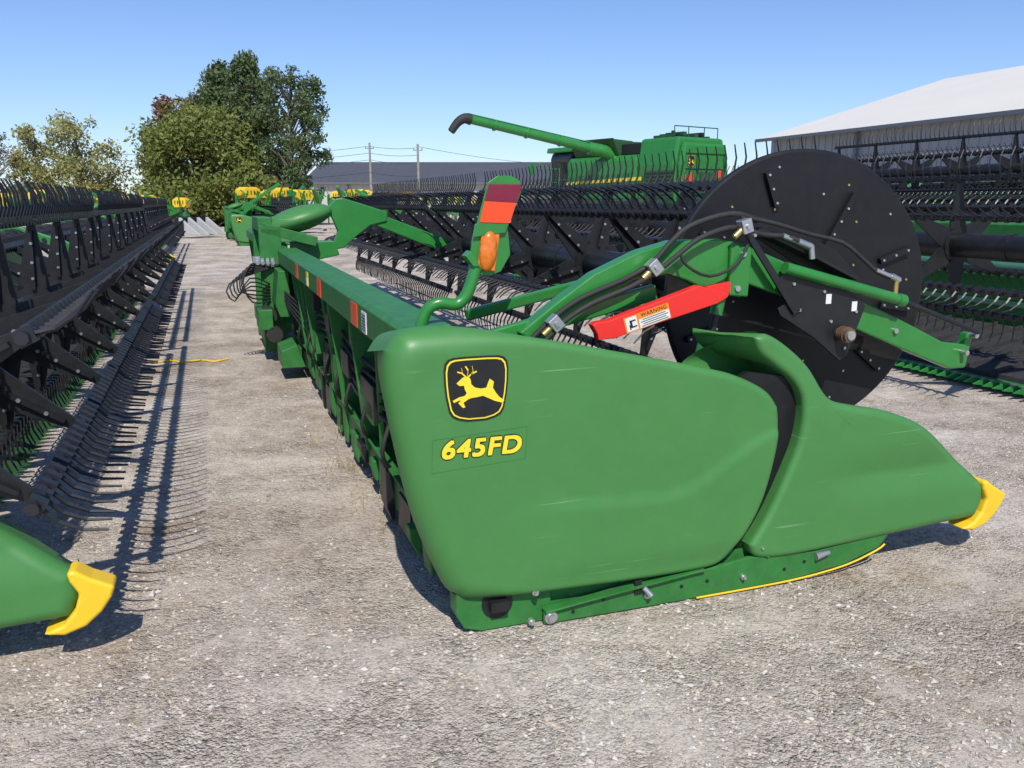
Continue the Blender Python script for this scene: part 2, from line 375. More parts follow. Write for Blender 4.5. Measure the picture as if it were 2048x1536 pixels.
# ------------------------------------------------------------ MAIN HEADER
GH='combine headers parked in rows'
main=empty('combine_header',W(0,0),AZ,'green draper header with big black end disc and numbered end shield','combine header',GH)
build_base(main,True)
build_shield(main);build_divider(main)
e=MB();emblem(e,.03,.962,.118,-.0835);e.obj('emblem',[BLK,YDEC],main)
pd=MB()
q=[(-.135,.67),(.215,.69),(.22,.81),(-.13,.79)]
for a_,b_ in zip(q,q[1:]+q[:1]): pd.bar((a_[0],-.0805,a_[1]),(b_[0],-.0805,b_[1]),.002,.0035)
pd.obj('number_panel_rim',PLAST,main)
text('645FD',.090,'number_decal_outline',main,BLK,(.045,-.0822,.745),shear=.16,fat=.0066,ext=.0003,sx=1.14,rot=(R(90),R(.4),0),ring=12)
text('645FD',.090,'number_decal',main,YDEC,(.045,-.0845,.745),shear=.16,fat=.0030,ext=.0003,sx=1.14,rot=(R(90),R(.4),0),ring=4)
# skid frame
s=MB()
s.prism([(-.04,.20),(-.04,.08),(-.01,.025),(.06,.004),(.34,.004),(.34,.22)],-.03,.06)
s.prism([(.34,.03),(.34,.22),(1.25,.25),(1.5,.2),(1.6,.06),(1.2,.02)],-.01,.03)
s.prism([(.30,.006),(.30,.055),(.75,.11),(1.0,.125),(1.22,.15),(1.3,.14),(1.55,.13),(1.80,.15),(1.96,.165),(1.90,.10),(1.72,.045),(1.45,.016),(.9,.006)],-.065,-.045)
s.prism([(.30,.0565),(.75,.112),(1.0,.127),(1.0,.137),(.3,.068)],-.085,-.035)
s.box((.9,.0,.12),(.5,.03,.05));s.box((1.32,-.05,.20),(.05,.05,.12),rot=(0,R(30),0))
s.obj('skid_frame',GFRM,main,bevel=.004)
y=MB();y.tube([(.97,-.07,.010),(1.3,-.07,.012),(1.5,-.07,.019),(1.72,-.07,.043),(1.88,-.07,.088),(1.93,-.065,.11)],.0045,seg=6);y.obj('skid_wear_strip',YEL,main)
for (v,z,r) in((.325,.035,.026),(.245,.03,.013),(.26,.15,.013),(.74,.06,.014),(1.19,.07,.012),(1.27,.19,.011)):
    b=MB();b.cyl((v,-.076,z),(v,-.06,z),r,seg=20);b.cyl((v,-.088,z),(v,-.076,z),r*.6,seg=6);b.obj('bolt',STEEL,main)
b=MB();b.cyl((.72,-.08,.10),(.745,-.10,.07),.011,seg=10);b.obj('adjuster_pin',STEEL,main)
b=MB();b.cyl((1.55,-.075,.11),(1.62,-.075,.12),.018,.010,seg=10);b.obj('adjuster_pin',STEEL,main)
b=MB();b.cyl((.12,-.033,.11),(.12,-.029,.11),.062,seg=24);b.box((.12,-.05,.11),(.07,.04,.04));b.obj('skid_pivot_pocket',BLK,main)
b=MB();b.box((.70,-.068,.10),(.03,.006,.06))
for v,z in((.42,.04),(.55,.07),(.9,.07),(1.02,.075),(1.4,.07),(1.5,.09)): b.cyl((v,-.067,z),(v,-.064,z),.008,seg=10)
b.obj('skid_punched_holes',BLK,main)
for y in(1.42,2.86,4.33):
    rf=MB();rf.box((-.1525,y,1.05),(.004,.19,.115));rf.obj('side_reflector',ORED,main)
rf=MB();rf.box((-.1525,1.13,1.045),(.004,.12,.10));
for i in range(6): rf.box((-.1555,1.13,1.01+i*.014),(.002,.09,.004),1)
rf.obj('sticker',[WHT,BLK],main)
rf=MB();rf.box((-.1525,3.55,1.05),(.004,.12,.1));rf.box((-.1555,3.55,1.03),(.002,.1,.05),1);rf.obj('caution_sticker',[YDEC,WHT],main)
# reel arm
a=MB()
a.prism([(.35,1.08),(.50,1.19),(.68,1.31),(.89,1.40),(1.05,1.44),(1.28,1.445),(1.41,1.42),(1.43,1.38),(1.42,1.20),(1.40,1.185),(1.24,1.215),(1.12,1.27),(1.03,1.30),(.87,1.28),(.68,1.18),(.52,1.07),(.45,1.0)],.36,.44)
a.prism([(1.36,1.40),(1.36,1.27),(1.44,1.245),(1.75,1.145),(2.04,1.02),(2.36,.895),(2.68,.775),(2.78,.775),(2.81,.955),(2.77,.955),(2.755,.90),(2.62,.915),(2.35,1.035),(2.10,1.14),(1.63,1.34),(1.44,1.41)],.38,.43)
a.prism([(1.32,1.42),(1.32,1.2),(1.42,1.19),(1.43,1.41)],.335,.36)
a.bar((.0,.42,1.0),(1.0,.42,1.22),.04,.07)
a.bar((1.0,.9,1.24),(.2,.6,1.13),.03,.05)
a.obj('reel_arm',GREEN,main,bevel=.008)
for v,z,y0,y1 in((1.38,1.38,.325,.336),(1.36,1.23,.325,.336),(2.79,.945,.34,.385),(2.74,.86,.34,.385),(2.3,.99,.365,.382)):
    ab=MB();ab.cyl((v,y0,z),(v,y1,z),.013,seg=10);ab.obj('bolt',STEEL,main)
cy=MB();cy.cyl((1.60,.33,1.315),(2.27,.33,1.145),.027,seg=14);cy.cyl((2.25,.33,1.15),(2.29,.33,1.14),.031,seg=14);cy.cyl((2.27,.33,1.145),(2.78,.33,.965),.013,seg=10,mi=1)
cy.obj('hydraulic_cylinder',[GREEN,BLK],main)
cy=MB()
cy.cyl((1.315,.40,1.19),(1.30,.40,1.11),.030,seg=14);cy.cyl((1.30,.40,1.11),(1.28,.40,1.02),.016,seg=12,mi=1);cy.cyl((1.275,.40,1.02),(1.23,.40,.84),.045,seg=16);cy.cyl((1.28,.40,1.03),(1.275,.40,1.0),.06,seg=16)
cy.obj('hydraulic_cylinder',[GREEN,BLK],main)
r=MB();r.prism([(.635,1.11),(.655,1.12),(.71,1.125),(1.13,1.255),(1.28,1.215),(1.27,1.20),(1.22,1.175),(.81,1.07),(.74,1.05),(.665,1.045),(.66,1.07)],.27,.32);r.bar((1.2,.34,1.22),(1.36,.36,1.24),.04,.05)
rb=r.obj('safety_lock_bar',RED,main,bevel=.004)
tilt=R(-16)
def onbar(dx,dz,w,h,u,mi,mb):
    cx,cz=.885,1.128;c,s_=math.cos(-tilt),math.sin(-tilt)
    mb.box((cx+dx*c-dz*s_,u,cz+dx*s_+dz*c),(w,.001,h),mi,rot=(0,tilt,0))
w=MB();onbar(0,0,.215,.068,.2685,0,w);onbar(.032,-.012,.145,.038,.2675,1,w);onbar(-.075,0,.052,.058,.2675,1,w)
for i in range(4): onbar(.032,-.025+i*.009,.13-.02*(i%2),.003,.2668,2,w)
onbar(-.078,.0,.010,.032,.2668,2,w);onbar(-.070,.012,.028,.006,.2666,2,w);onbar(-.066,-.014,.026,.006,.2667,2,w);onbar(-.085,-.012,.006,.02,.2665,2,w)
w.obj('warning_label',[ORG,WHT,BLK],main)
cx,cz=.885,1.128;c_,s_=math.cos(-tilt),math.sin(-tilt)
text('WARNING',.024,'warning_text',main,BLK,(cx+.035*c_-.021*s_,.2672,cz+.035*s_+.021*c_),rot=(R(90),tilt,0),ext=.0003)
# hoses
for rr,pth in ((.012,[(.40,.34,1.06),(.50,.33,1.15),(.62,.33,1.22),(.80,.33,1.285),(.93,.33,1.35),(1.01,.33,1.43),(1.10,.33,1.50),(1.25,.33,1.545),(1.36,.34,1.55),(1.46,.36,1.52)]),
 (.012,[(.42,.31,1.03),(.52,.31,1.12),(.64,.31,1.19),(.82,.31,1.255),(.95,.31,1.32),(1.05,.31,1.39),(1.14,.31,1.45),(1.27,.32,1.49),(1.36,.34,1.49),(1.5,.36,1.46),(1.62,.36,1.45),(1.74,.35,1.41)]),
 (.010,[(1.36,.34,1.54),(1.55,.36,1.51),(1.75,.37,1.46),(1.93,.36,1.42),(2.05,.35,1.34),(2.13,.34,1.28),(2.22,.33,1.25)]),
 (.007,[(1.05,.31,1.40),(1.08,.30,1.34),(1.2,.31,1.29),(1.33,.32,1.33),(1.40,.33,1.42)])):
    h=MB();h.tube(pth,rr);h.obj('hydraulic_hose',RUB,main)
for v,z,t in((.485,1.12,.7),(.93,1.335,.7),(1.365,1.50,.3)):
    h=MB();h.box((v,.31,z),(.05,.05,.06),0,rot=(0,-t,0));h.cyl((v,.275,z),(v,.29,z),.011,seg=6,mi=0)
    h.cyl((v-.05,.31,z-.045),(v-.01,.31,z-.01),.014,seg=8,mi=1);h.obj('hose_clamp',[STEEL,BRASS],main,bevel=.003)
h=MB()
h.cyl((1.60,.36,1.455),(1.68,.36,1.43),.013,seg=8);h.cyl((1.68,.355,1.43),(1.75,.35,1.405),.016,seg=6);h.cyl((1.75,.35,1.41),(1.76,.35,1.35),.014,seg=8)
h.obj('hose_fitting',[STEEL,BRASS],main)
h=MB();h.cyl((2.12,.34,1.29),(2.20,.33,1.26),.011,seg=8);h.cyl((2.20,.33,1.262),(2.25,.33,1.24),.016,seg=6);h.cyl((2.235,.33,1.245),(2.235,.33,1.17),.012,seg=8,mi=1)
h.obj('hose_fitting',[STEEL,BRASS],main)
# bracket plates near the disc
p=MB()
p.prism([(1.58,1.24),(1.60,1.29),(1.72,1.30),(2.056,1.152),(2.075,1.12),(1.99,.895),(1.95,.87),(1.79,.99),(1.60,1.10),(1.585,1.13),(1.66,1.17)],.34,.352)
p.prism([(1.35,1.505),(1.375,1.515),(1.70,1.12),(1.665,1.10)],.325,.338)
p.prism([(1.44,1.56),(1.66,1.51),(1.98,1.38),(2.16,1.22),(2.05,1.15),(1.80,1.30),(1.56,1.43),(1.42,1.47)],.46,.475)
p.box((1.62,.42,1.43),(.3,.10,.02),rot=(0,R(22),0));p.box((1.9,.42,1.31),(.3,.12,.015),rot=(0,R(24),0))
p.obj('reel_bracket',BLK,main,bevel=.002)
p=MB()
hv,hz=1.942,1.0
p.cyl((hv,.27,hz),(hv,.34,hz),.032,seg=20);p.cyl((hv,.262,hz),(hv,.272,hz),.022,seg=12,mi=1)
for k in range(4): p.cyl((hv,.288+k*.012,hz),(hv,.292+k*.012,hz),.038,seg=20)
p.obj('reel_drive_hub',[RUST,STEEL],main)
for v,z in((1.66,1.24),(1.83,1.2),(2.02,1.1),(1.97,.93),(1.70,1.12),(1.88,1.06),(1.43,1.46)):
    p=MB();p.cyl((v,.322 if v<1.5 else .332,z),(v,.34,z),.008,seg=6);p.obj('bolt',STEEL,main)
for v,z in((1.86,1.165),(2.01,1.125)):
    p=MB();p.box((v,.339,z),(.03,.001,.045));p.obj('white_sticker',WHT,main)
# marker lamp + reflective panel
m=MB()
m.tube([(-.08,.32,1.10),(-.05,.31,1.19),(.0,.30,1.222),(.07,.30,1.215),(.115,.30,1.26),(.15,.30,1.36)],.024,seg=12,smooth=5)
m.prism([(.12,1.335),(.20,1.32),(.25,1.335),(.29,1.40),(.28,1.50),(.24,1.52),(.15,1.52),(.135,1.45)],.30,.315)
m.prism([(.13,1.36),(.10,1.40),(.12,1.42),(.16,1.36)],.27,.33)
m.prism([(.135,1.47),(.265,1.485),(.33,1.64),(.325,1.68),(.29,1.70),(.235,1.70),(.195,1.675)],.285,.292)
m.obj('marker_bracket',GREEN,main,bevel=.002)
m=MB();m.ell((.195,.288,1.415),(.036,.022,.078),rot=(0,R(8),0));m.box((.197,.294,1.415),(.072,.014,.145),rot=(0,R(8),0));m.obj('amber_lamp',AMB,main,bevel=.003)
m=MB();m.prism([(.160,1.527),(.282,1.522),(.308,1.598),(.180,1.605)],.282,.284,0);m.prism([(.180,1.607),(.309,1.600),(.330,1.655),(.322,1.668),(.198,1.668)],.282,.284,1);m.obj('reflective_panel',[ORED,DRED],main)
# centre hood, centre arm, couplers
m=MB();m.ell((.10,6.5,1.43),(.36,.30,.13),rot=(0,R(-16),0),ns=28,nr=16);m.obj('centre_hood',PLAST,main)
m=MB();m.prism([(.40,1.55),(.49,1.64),(.56,1.65),(.85,1.56),(1.04,1.50),(1.03,1.40),(.85,1.36),(.70,1.25),(.55,1.12),(.42,1.10),(.50,1.3)],6.45,6.55)
m.prism([(.9,1.50),(1.7,1.20),(1.9,1.1),(1.9,1.02),(1.65,1.06),(.9,1.36)],6.47,6.53)
m.prism([(.0,1.2),(.45,1.2),(.5,1.05),(.0,.95)],6.4,6.6);m.obj('centre_reel_arm',GREEN,main,bevel=.01)
m=MB()
m.box((-.29,6.3,1.0),(.22,.08,.12))
for k in range(4): m.box((-.36+.05*k,6.24,1.0),(.03,.06,.09));m.cyl((-.36+.05*k,6.16,1.0),(-.36+.05*k,6.22,1.0),.02,seg=8)
m.obj('hydraulic_coupler',STEEL,main)
m=MB();rq=random.Random(2)
for k in range(7): m.tube([(-.36+.04*k,6.25,.98),(-.44-.035*k,6.05,.99-.03*k),(-.52-.015*k,6.0,.82-.03*k),(-.47+.03*rq.random(),6.05,.62+.04*k),(-.25,6.25,.60+.03*k)],.008,seg=6)
m.cyl((-.3,6.0,.48),(-.3,6.15,.48),.09,seg=14);m.cyl((-.25,5.9,.3),(-.25,6.05,.3),.08,seg=14)
m.obj('coupler_hose',RUB,main)
# reel
reel=build_reel(main,(1.93,0,1.15),[(.78,6.45),(6.65,13.2)],14)
d=MB();Rr=.70
prof=[(.05,.00),(.60,.0),(.685,.0),(.697,.003),(.70,.010),(.70,.03)]
seg=96;vs=[]
for (rr,uu) in prof:
    for k in range(seg): t=2*math.pi*k/seg;vs.append((rr*math.cos(t),uu,rr*math.sin(t)))
fs=[]
for i in range(len(prof)-1):
    for k in range(seg): fs.append((i*seg+k,i*seg+(k+1)%seg,(i+1)*seg+(k+1)%seg,(i+1)*seg+k))
fs.append(tuple(range(seg)));d.add(vs,fs,0,False)
for ang in(62,20,-8,150,-40,-120,110,200):
    t=R(ang);rot=(0,-t,0)
    c=Vector((math.cos(t),0,math.sin(t)))
    q=.40 if ang==62 else .54
    d.box(tuple(c*q+Vector((0,-.016,0))),(.30 if ang in(62,)else .17,.024,.030),0,rot=rot)
    for e2 in(-.10,0,.10): d.cyl(tuple(c*(q+e2*.7)+Vector((0,-.034,0))),tuple(c*(q+e2*.7)+Vector((0,-.028,0))),.006,seg=8,mi=1)
for k in range(34):
    t=2*math.pi*k/34+.1+.05*math.sin(k*5);q=(.60,.47,.33)[k%3]+.03*math.sin(k*3);p0=Vector((math.cos(t)*q,-.004,math.sin(t)*q));d.cyl(p0,p0+Vector((0,.006,0)),.006,seg=8,mi=1 if k%2 else 2)
dd=d.obj('reel_end_disc',[BDISC,STEEL,BRASS],main,loc=(1.94,.66,1.155),rot=(0,0,R(-8)))
# ------------------------------------------------------------ OTHER HEADERS
def copy_tree(o,parent=None):
    c=o.copy();C.objects.link(c)
    if parent: c.parent=parent
    for ch in list(o.children): copy_tree(ch,c)
    return c
SHARE=('end_shield','crop_divider','divider_tip','emblem','skid_frame','centre_hood','centre_reel_arm','gap_shade_sheet','hood_inner_panel')
def make_plain(cbm,bsm,fat,sp,phase,rz,u=.31,a0=-.2):
    r=empty('combine_header',W(-3.82,u),AZ,'green draper header, black tined reel over pointed yellow-tipped divider','combine header',GH)
    build_base(r,False,cbm,bsm)
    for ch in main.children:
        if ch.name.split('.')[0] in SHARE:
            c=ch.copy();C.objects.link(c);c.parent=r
    build_reel(r,(1.93,0,rz),[(a0,6.1),(6.45,13.2)],phase,fat,sp)
    return r
nearleft=make_plain([DGREEN,BLK],GFRM,1.05,.095,3,.93)
proto=make_plain(None,GREEN,1.0,.1,4,.94)
def place(v,u,rot,z,rz,label,obj=None):
    c=obj or copy_tree(proto);c.location=W(v,u,z);c.rotation_euler=(0,0,AZ+rot);c['label']=label
    for ch in c.children:
        if ch.name.startswith('reel'): ch.location.z+=rz
    return c
place(13.2,11.5,math.pi,.85,.32,'green header with black tined reel on a transport cart')
place(9.2,3.2,0,.2,.2,'green header with black reel standing behind another header')
place(13.0,18,0,.1,.2,'green draper header with dense black reel tines')
place(.3,31,0,0,.1,'green draper header parked beyond the aisle with badge on end shield')
place(-4.2,20,0,.0,.0,'green draper header with black reel, far along the row')
place(-8.0,3,0,.0,-.30,'green draper header beside another, reel lowered')
place(7.25,14.9,math.pi,0,.30,'green draper header facing the aisle, reel raised high on gravel',proto)
# ------------------------------------------------------------ COMBINE
cb=empty('combine_harvester',W(14.75,22),AZ+R(16),'green combine harvester with long unloading auger swung out','combine',None)
cb.scale=(.93,.93,.97)
m=MB()
m.prism([(-1.35,1.0),(-1.35,3.1),(-1.2,3.3),(1.2,3.3),(1.35,3.1),(1.35,1.0)],2.2,6.2)
m.prism([(-1.25,1.5),(-1.33,2.9),(-1.15,3.8),(1.15,3.8),(1.33,2.9),(1.25,1.5)],.35,2.2)
m.prism([(-1.15,1.7),(-1.22,2.9),(-1.05,3.6),(1.05,3.6),(1.22,2.9),(1.15,1.7)],.12,.36)
m.prism([(-.9,1.0),(-.9,1.5),(.9,1.5),(.9,1.0)],.0,2.0)
m.obj('body',GREEN,cb,bevel=.10)
m=MB();m.prism([(-1.1,3.25),(-1.45,3.9),(-1.38,3.9),(-1.03,3.25)],3.4,5.9);m.prism([(1.1,3.25),(1.45,3.9),(1.38,3.9),(1.03,3.25)],3.4,5.9)
m.prism([(-1.1,3.25),(-1.45,3.9),(1.45,3.9),(1.1,3.25)],5.85,5.93);m.prism([(-1.1,3.25),(-1.42,3.8),(1.42,3.8),(1.1,3.25)],3.35,3.42)
m.prism([(-1.0,3.6),(-.2,4.0),(.9,3.95),(1.0,3.6)],4.8,5.5)
m.obj('grain_tank',DGREEN,cb,bevel=.02)
m=MB();m.prism([(0,2.40),(0,2.52),(4.3,2.40),(4.3,2.30)],0,.02)
m.obj('side_stripe',YDEC,cb,loc=(-1.365,1.9,.0),rot=(0,0,R(90)))
m=MB();m.box((-1.36,1.0,2.25),(.03,1.4,.9),0);
for k in range(7): m.box((-1.38,1.0,1.9+k*.12),(.02,1.3,.03),1)
m.box((.3,.11,2.3),(1.2,.04,.7),0);m.box((-.3,2.8,3.5),(1.5,1.0,.35),1);m.cyl((.9,2.6,3.3),(.9,2.6,4.2),.08,seg=10,mi=1)
for k in range(7): m.box((-.9+.3*k,1.3,3.82+.06*(k%3)),(.16,.9,.14),k%2)
for k in range(6): m.box((-1.372,2.6+k*.55,1.9),(.012,.03,1.5),1)
m.box((-1.38,3.2,1.45),(.02,1.2,.5),1);m.box((0,.10,1.9),(1.9,.03,.06),1)
for z in(2.0,2.75,3.25): m.box((0,.105,z),(2.0,.02,.025),1)
for x in(-.45,.95): m.box((x,.105,2.6),(.025,.02,1.3),1)
for x in(-1.1,-.4,.4,1.1): m.cyl((x,.6,3.75),(x,.6,4.15),.02,seg=6)
m.cyl((-1.1,.6,4.15),(1.1,.6,4.15),.02,seg=6)
m.obj('engine_deck',[DGREEN,BLK],cb,bevel=.01)
m=MB();m.prism([(-1.0,2.0),(-1.1,3.3),(-1.0,3.55),(1.0,3.55),(1.1,3.3),(1.0,2.0)],6.2,7.6);m.obj('cab',GLASS,cb,bevel=.08)
m=MB();m.prism([(-1.15,3.55),(-1.1,3.75),(1.1,3.75),(1.15,3.55)],6.1,7.8);m.obj('cab_roof',GREEN,cb,bevel=.05)
m=MB()
for i in range(6): m.bar((-1.75,6.3,1.0+.3*i),(-1.25,6.3,1.0+.3*i),.25,.03)
for y in(6.1,6.6,7.0,7.5): m.cyl((-1.8,y,1.9),(-1.8,y,2.9),.025,seg=6);
m.cyl((-1.8,6.1,2.9),(-1.8,7.5,2.9),.025,seg=6);m.cyl((-1.8,6.1,2.4),(-1.8,7.5,2.4),.025,seg=6);m.box((-1.5,6.8,1.9),(.7,1.5,.06))
m.cyl((-1.3,7.5,3.2),(-1.9,7.7,3.1),.02,seg=6);m.box((-1.95,7.7,2.9),(.2,.05,.45))
m.obj('access_ladder',GREEN,cb)
for x in(-1.5,1.5):
    for (y,r,wd,z) in((5.6,1.0,.7,1.0),(1.2,.62,.5,.62)):
        m=MB();m.cyl((x-wd/2,y,z),(x+wd/2,y,z),r,seg=32);
        for k in range(24):
            t=2*math.pi*k/24;m.box((x,y+math.cos(t)*r,z+math.sin(t)*r),(wd*.95,.07,.06),0,rot=(t,0,0))
        wo=m.obj('wheel',TYRE,cb,bevel=.03)
        q=MB();q.cyl((x-wd/2-.02,y,z),(x+wd/2+.02,y,z),r*.5,seg=24);q.obj('rim',YEL,wo)
m=MB();m.tube([(-.9,3.7,3.2),(-1.4,3.85,3.45),(-2.0,4.1,3.55)],.22,seg=14,mi=0)
A0=Vector((-1.8,4.0,3.52));A1=Vector((-6.45,5.40,4.42))
m.cyl(A0,A1,.165,.15,seg=18)
for f in(.0,.28,.55,.8): p0=A0.lerp(A1,f);p1=A0.lerp(A1,f+.016);m.cyl(p0,p1,.195,seg=18)
m.cyl(A0+Vector((0,.1,.22)),A1+Vector((0,.1,.19)),.025,seg=6)
m.obj('unloading_auger',GREEN,cb)
m=MB();m.tube([A1+Vector((.05,0,-.01)),A1+Vector((-.18,.05,.02)),A1+Vector((-.42,.12,-.12)),A1+Vector((-.66,.18,-.42))],.19,seg=14,r1=.13,smooth=4);m.obj('auger_spout',RUB,cb)
em=MB();emblem(em,-.75,3.0,.19,.10);em.prism([(-.95,2.30),(-.55,2.30),(-.75,2.65)],.08,.09,2);em.box((.7,.09,2.6),(.15,.02,.25),2);em.box((-1.05,.09,2.45),(.10,.02,.2),2)
em.obj('rear_marking',[BLK,YDEC,ORED],cb)
m=MB();m.box((0,8.6,.8),(1.4,1.6,.7),rot=(R(-20),0,0));m.obj('feeder_house',GREEN,cb,bevel=.05)
# ------------------------------------------------------------ planters with yellow hoppers
def planter(seed):
    rn=random.Random(seed)
    r=empty('planter',(0,0,0),0,'green folding planter with yellow seed hoppers','planter','planters parked in a row')
    m=MB();m.box((0,0,1.0),(5.2,.25,.25));m.bar((0,0,1.0),(0,-3.2,.6),.2,.2);m.box((0,.7,.8),(5,.15,.15));m.bar((-2.4,-.2,1.0),(-1.0,-1.4,2.2),.15,.15);m.bar((2.4,-.2,1.0),(1.0,-1.4,2.0),.15,.15)
    for k in range(8):
        x=-2.4+k*.68;m.box((x,.5,.75),(.12,1.0,.5));m.cyl((x-.04,.8,.35),(x+.04,.8,.35),.3,seg=16);m.bar((x,.2,1.2),(x,.2,1.75),.08,.08);m.bar((x,.1,1.2),(x+.3,.5,1.75),.05,.05)
        m.bar((x,-.1,.9),(x+.1,-.6,1.6+.6*rn.random()),.07,.07);m.bar((x+.1,-.6,1.6),(x,-.2,1.9),.05,.05)
        if rn.random()<.5: m.box((x+.2,-.3,1.3+.5*rn.random()),(.3,.3,.35),0,rot=(.2,.3,.1))
    m.obj('frame',GREEN,r,bevel=.01)
    for k in range(4):
        w_=rn.uniform(.28,.52);hh=rn.uniform(-.20,.12);dy=rn.uniform(-.5,.5)
        h=MB();x=-1.95+k*1.3+rn.uniform(-.25,.25);h.prism([(x-w_*.7,1.5+hh),(x-w_,1.63+hh),(x-w_,1.88+hh),(x-w_+.06,1.95+hh),(x+w_-.06,1.95+hh),(x+w_,1.88+hh),(x+w_,1.63+hh),(x+w_*.7,1.5+hh)],.1+dy,.85+dy)
        h.prism([(x-w_+.06,1.952+hh),(x-w_+.16,2.02+hh),(x+w_-.16,2.02+hh),(x+w_-.06,1.952+hh)],.2+dy,.75+dy)
        for j in range(4): h.box((x-w_*.6+j*w_*.4,.09+dy,1.76+hh),(.05,.02,.2),1)
        h.obj('seed_hopper',[YEL,BLK],r,bevel=.02)
    for x in(-1.4,1.4):
        t=MB();t.cyl((x-.15,.3,.5),(x+.15,.3,.5),.5,seg=24);t.obj('wheel',TYRE,r,bevel=.03)
    return r
for i,(px,yy,rz,dz) in enumerate(((40,36,.3,0),(165,42,.1,0),(275,47,0,0),(560,44,.9,.3),(645,52,.2,.3),(740,47,-.9,.25),(110,62,.1,0),(890,66,.3,.1))):
    c=planter(i)
    c.location=((px-1024)/1738*yy,yy,dz);c.rotation_euler=(0,0,rz)
def tractor(colm,label,loc,rz):
    r=empty('tractor',loc,rz,label,'tractor','tractors parked far across the yard')
    m=MB();m.prism([(-.4,.8),(-.4,1.5),(-.3,1.65),(.3,1.65),(.4,1.5),(.4,.8)],-1.9,.1);m.box((0,.6,1.2),(1.0,1.2,.5));m.obj('body',colm,r,bevel=.06)
    m=MB();m.prism([(-.75,1.4),(-.7,2.5),(.7,2.5),(.75,1.4)],.1,1.3);m.obj('cab',GLASS,r,bevel=.05)
    m=MB();m.box((0,.7,2.57),(1.5,1.4,.13));m.obj('cab_roof',colm,r,bevel=.03)
    for x in(-.95,.95):
        for y,q in((.9,.85),(-1.4,.55)):
            t=MB();t.cyl((x-.22,y,q),(x+.22,y,q),q,seg=24);wo=t.obj('wheel',TYRE,r,bevel=.04)
            t=MB();t.cyl((x-.24,y,q),(x+.24,y,q),q*.45,seg=16);t.obj('rim',YEL if colm is GREEN else WHT,wo)
for px,yy,cm,lb in((330,66,RED,'red tractor parked at the yard edge'),(362,70,RED,'red tractor parked at the yard edge'),(395,62,GREEN,'green tractor with dark cab at the yard edge'),(428,66,GREEN,'green tractor with dark cab at the yard edge'),(475,60,RED,'red tractor parked at the yard edge'),(300,62,GREEN,'green tractor with dark cab at the yard edge'),(500,66,GREEN,'green tractor with dark cab at the yard edge')):
    tractor(cm,lb,((px-1024)/1738*yy,yy,0),random.uniform(-.6,.6))
ch=empty('corn_head',((398-1024)/1738*40,40,0),R(62),'pale grey corn head with pointed snouts and dark frame','corn head')
ch.scale=(.7,.62,.85)
m=MB();m.box((0,.95,.75),(2.6,.3,.7));m.box((-1.3,.6,.5),(.06,.9,.8));m.box((1.3,.6,.5),(.06,.9,.8));m.obj('rear_frame',BLK,ch,bevel=.03)
for k in range(4):
    m=MB();x=-1.1+k*.75;m.add([(x-.22,.72,.3),(x+.22,.72,.3),(x+.12,.72,1.1),(x-.12,.72,1.1),(x-.04,-1.3,.12),(x+.04,-1.3,.12),(x+.03,-1.25,.22),(x-.03,-1.25,.22)],[(0,1,2,3),(4,7,6,5),(0,4,5,1),(1,5,6,2),(2,6,7,3),(3,7,4,0)]);m.obj('snout',GREY,ch,bevel=.03)
# ------------------------------------------------------------ BUILDINGS
MET=mat('cream_metal_roof',(.68,.65,.58),.6,var=.03,scale=.3,metal=0,spec=.25)
WALL=mat('grey_metal_siding',(.30,.32,.35),.5,var=.06,scale=.4)
DROOF=mat('dark_metal_roof',(.085,.085,.09),.5,var=.08,scale=.3)
BWALL=mat('beige_metal_siding',(.5,.48,.44),.6,var=.06,scale=.3)
def shed(name,loc,rz,L,Wd,eave,ridge,rm,wm,label,ribs,trimm,rs=0):
    r=empty(name,loc,rz,label,'building')
    m=MB();m.prism([(0,0),(0,eave),(Wd/2,ridge),(Wd,eave),(Wd,0)],0,L)
    n=int(L/ribs)
    for i in range(n): m.box((-.015,(i+.5)*ribs,eave/2),(.035,.05,eave-.02))
    n=int(Wd/ribs)
    for i in range(1,n):
        x=i*ribs;h=eave+(ridge-eave)*(1-abs(x-Wd/2)/(Wd/2))
        m.box((x,-.02,h/2),(.05,.04,h-.1));m.box((x,L+.02,h/2),(.05,.04,h-.1))
    m.obj('wall',wm,r)
    m=MB();sl=(ridge-eave)/(Wd/2)
    for sg in(0,1):
        a=(-.5,eave-.5*sl+.06) if not sg else (Wd+.5,eave-.5*sl+.06)
        m.prism([a,(Wd/2,ridge+.06),(Wd/2,ridge+.14),(a[0],a[1]+.08)],-.4,L+.4)
        if rs:
            n=int(L/rs)
            for i in range(n):
                y=(i+.5)*L/n;m.bar((a[0],y,a[1]+.085),(Wd/2,y,ridge+.145),.04,.012)
    m.obj('roof',rm,r)
    m=MB();m.box((-.6,L/2,eave-.09),(.14,L+.8,.14))
    for y in np.arange(2,L,11): m.box((-.12,float(y),eave/2),(.10,.10,eave-.1));m.bar((-.12,float(y),eave-.1),(-.55,float(y),eave-.05),.1,.1)
    m.obj('gutter',trimm,r)
    return r
TRIM=mat('slate_trim',(.12,.14,.17),.5,var=.05)
shed('machine_shed',W(25.1,-8),AZ,41,21.5,4.6,7.75,MET,WALL,'large grey metal shed with white low-pitched roof',.45,TRIM)
b2=shed('dealership_building',(6.6,93,0),R(90),28.5,20,3.7,6.1,DROOF,BWALL,'long beige metal building with dark grey roof',.6,TRIM,.9)
for y in(4,8.5):
    dm=MB();dm.box((-.08,y,1.5),(.06,3,2.8));dm.obj('garage_door',DROOF,b2)
for y in(16,21): dm=MB();dm.box((-.1,y,1.8),(.06,1.2,.9));dm.obj('window',GLASS,b2)
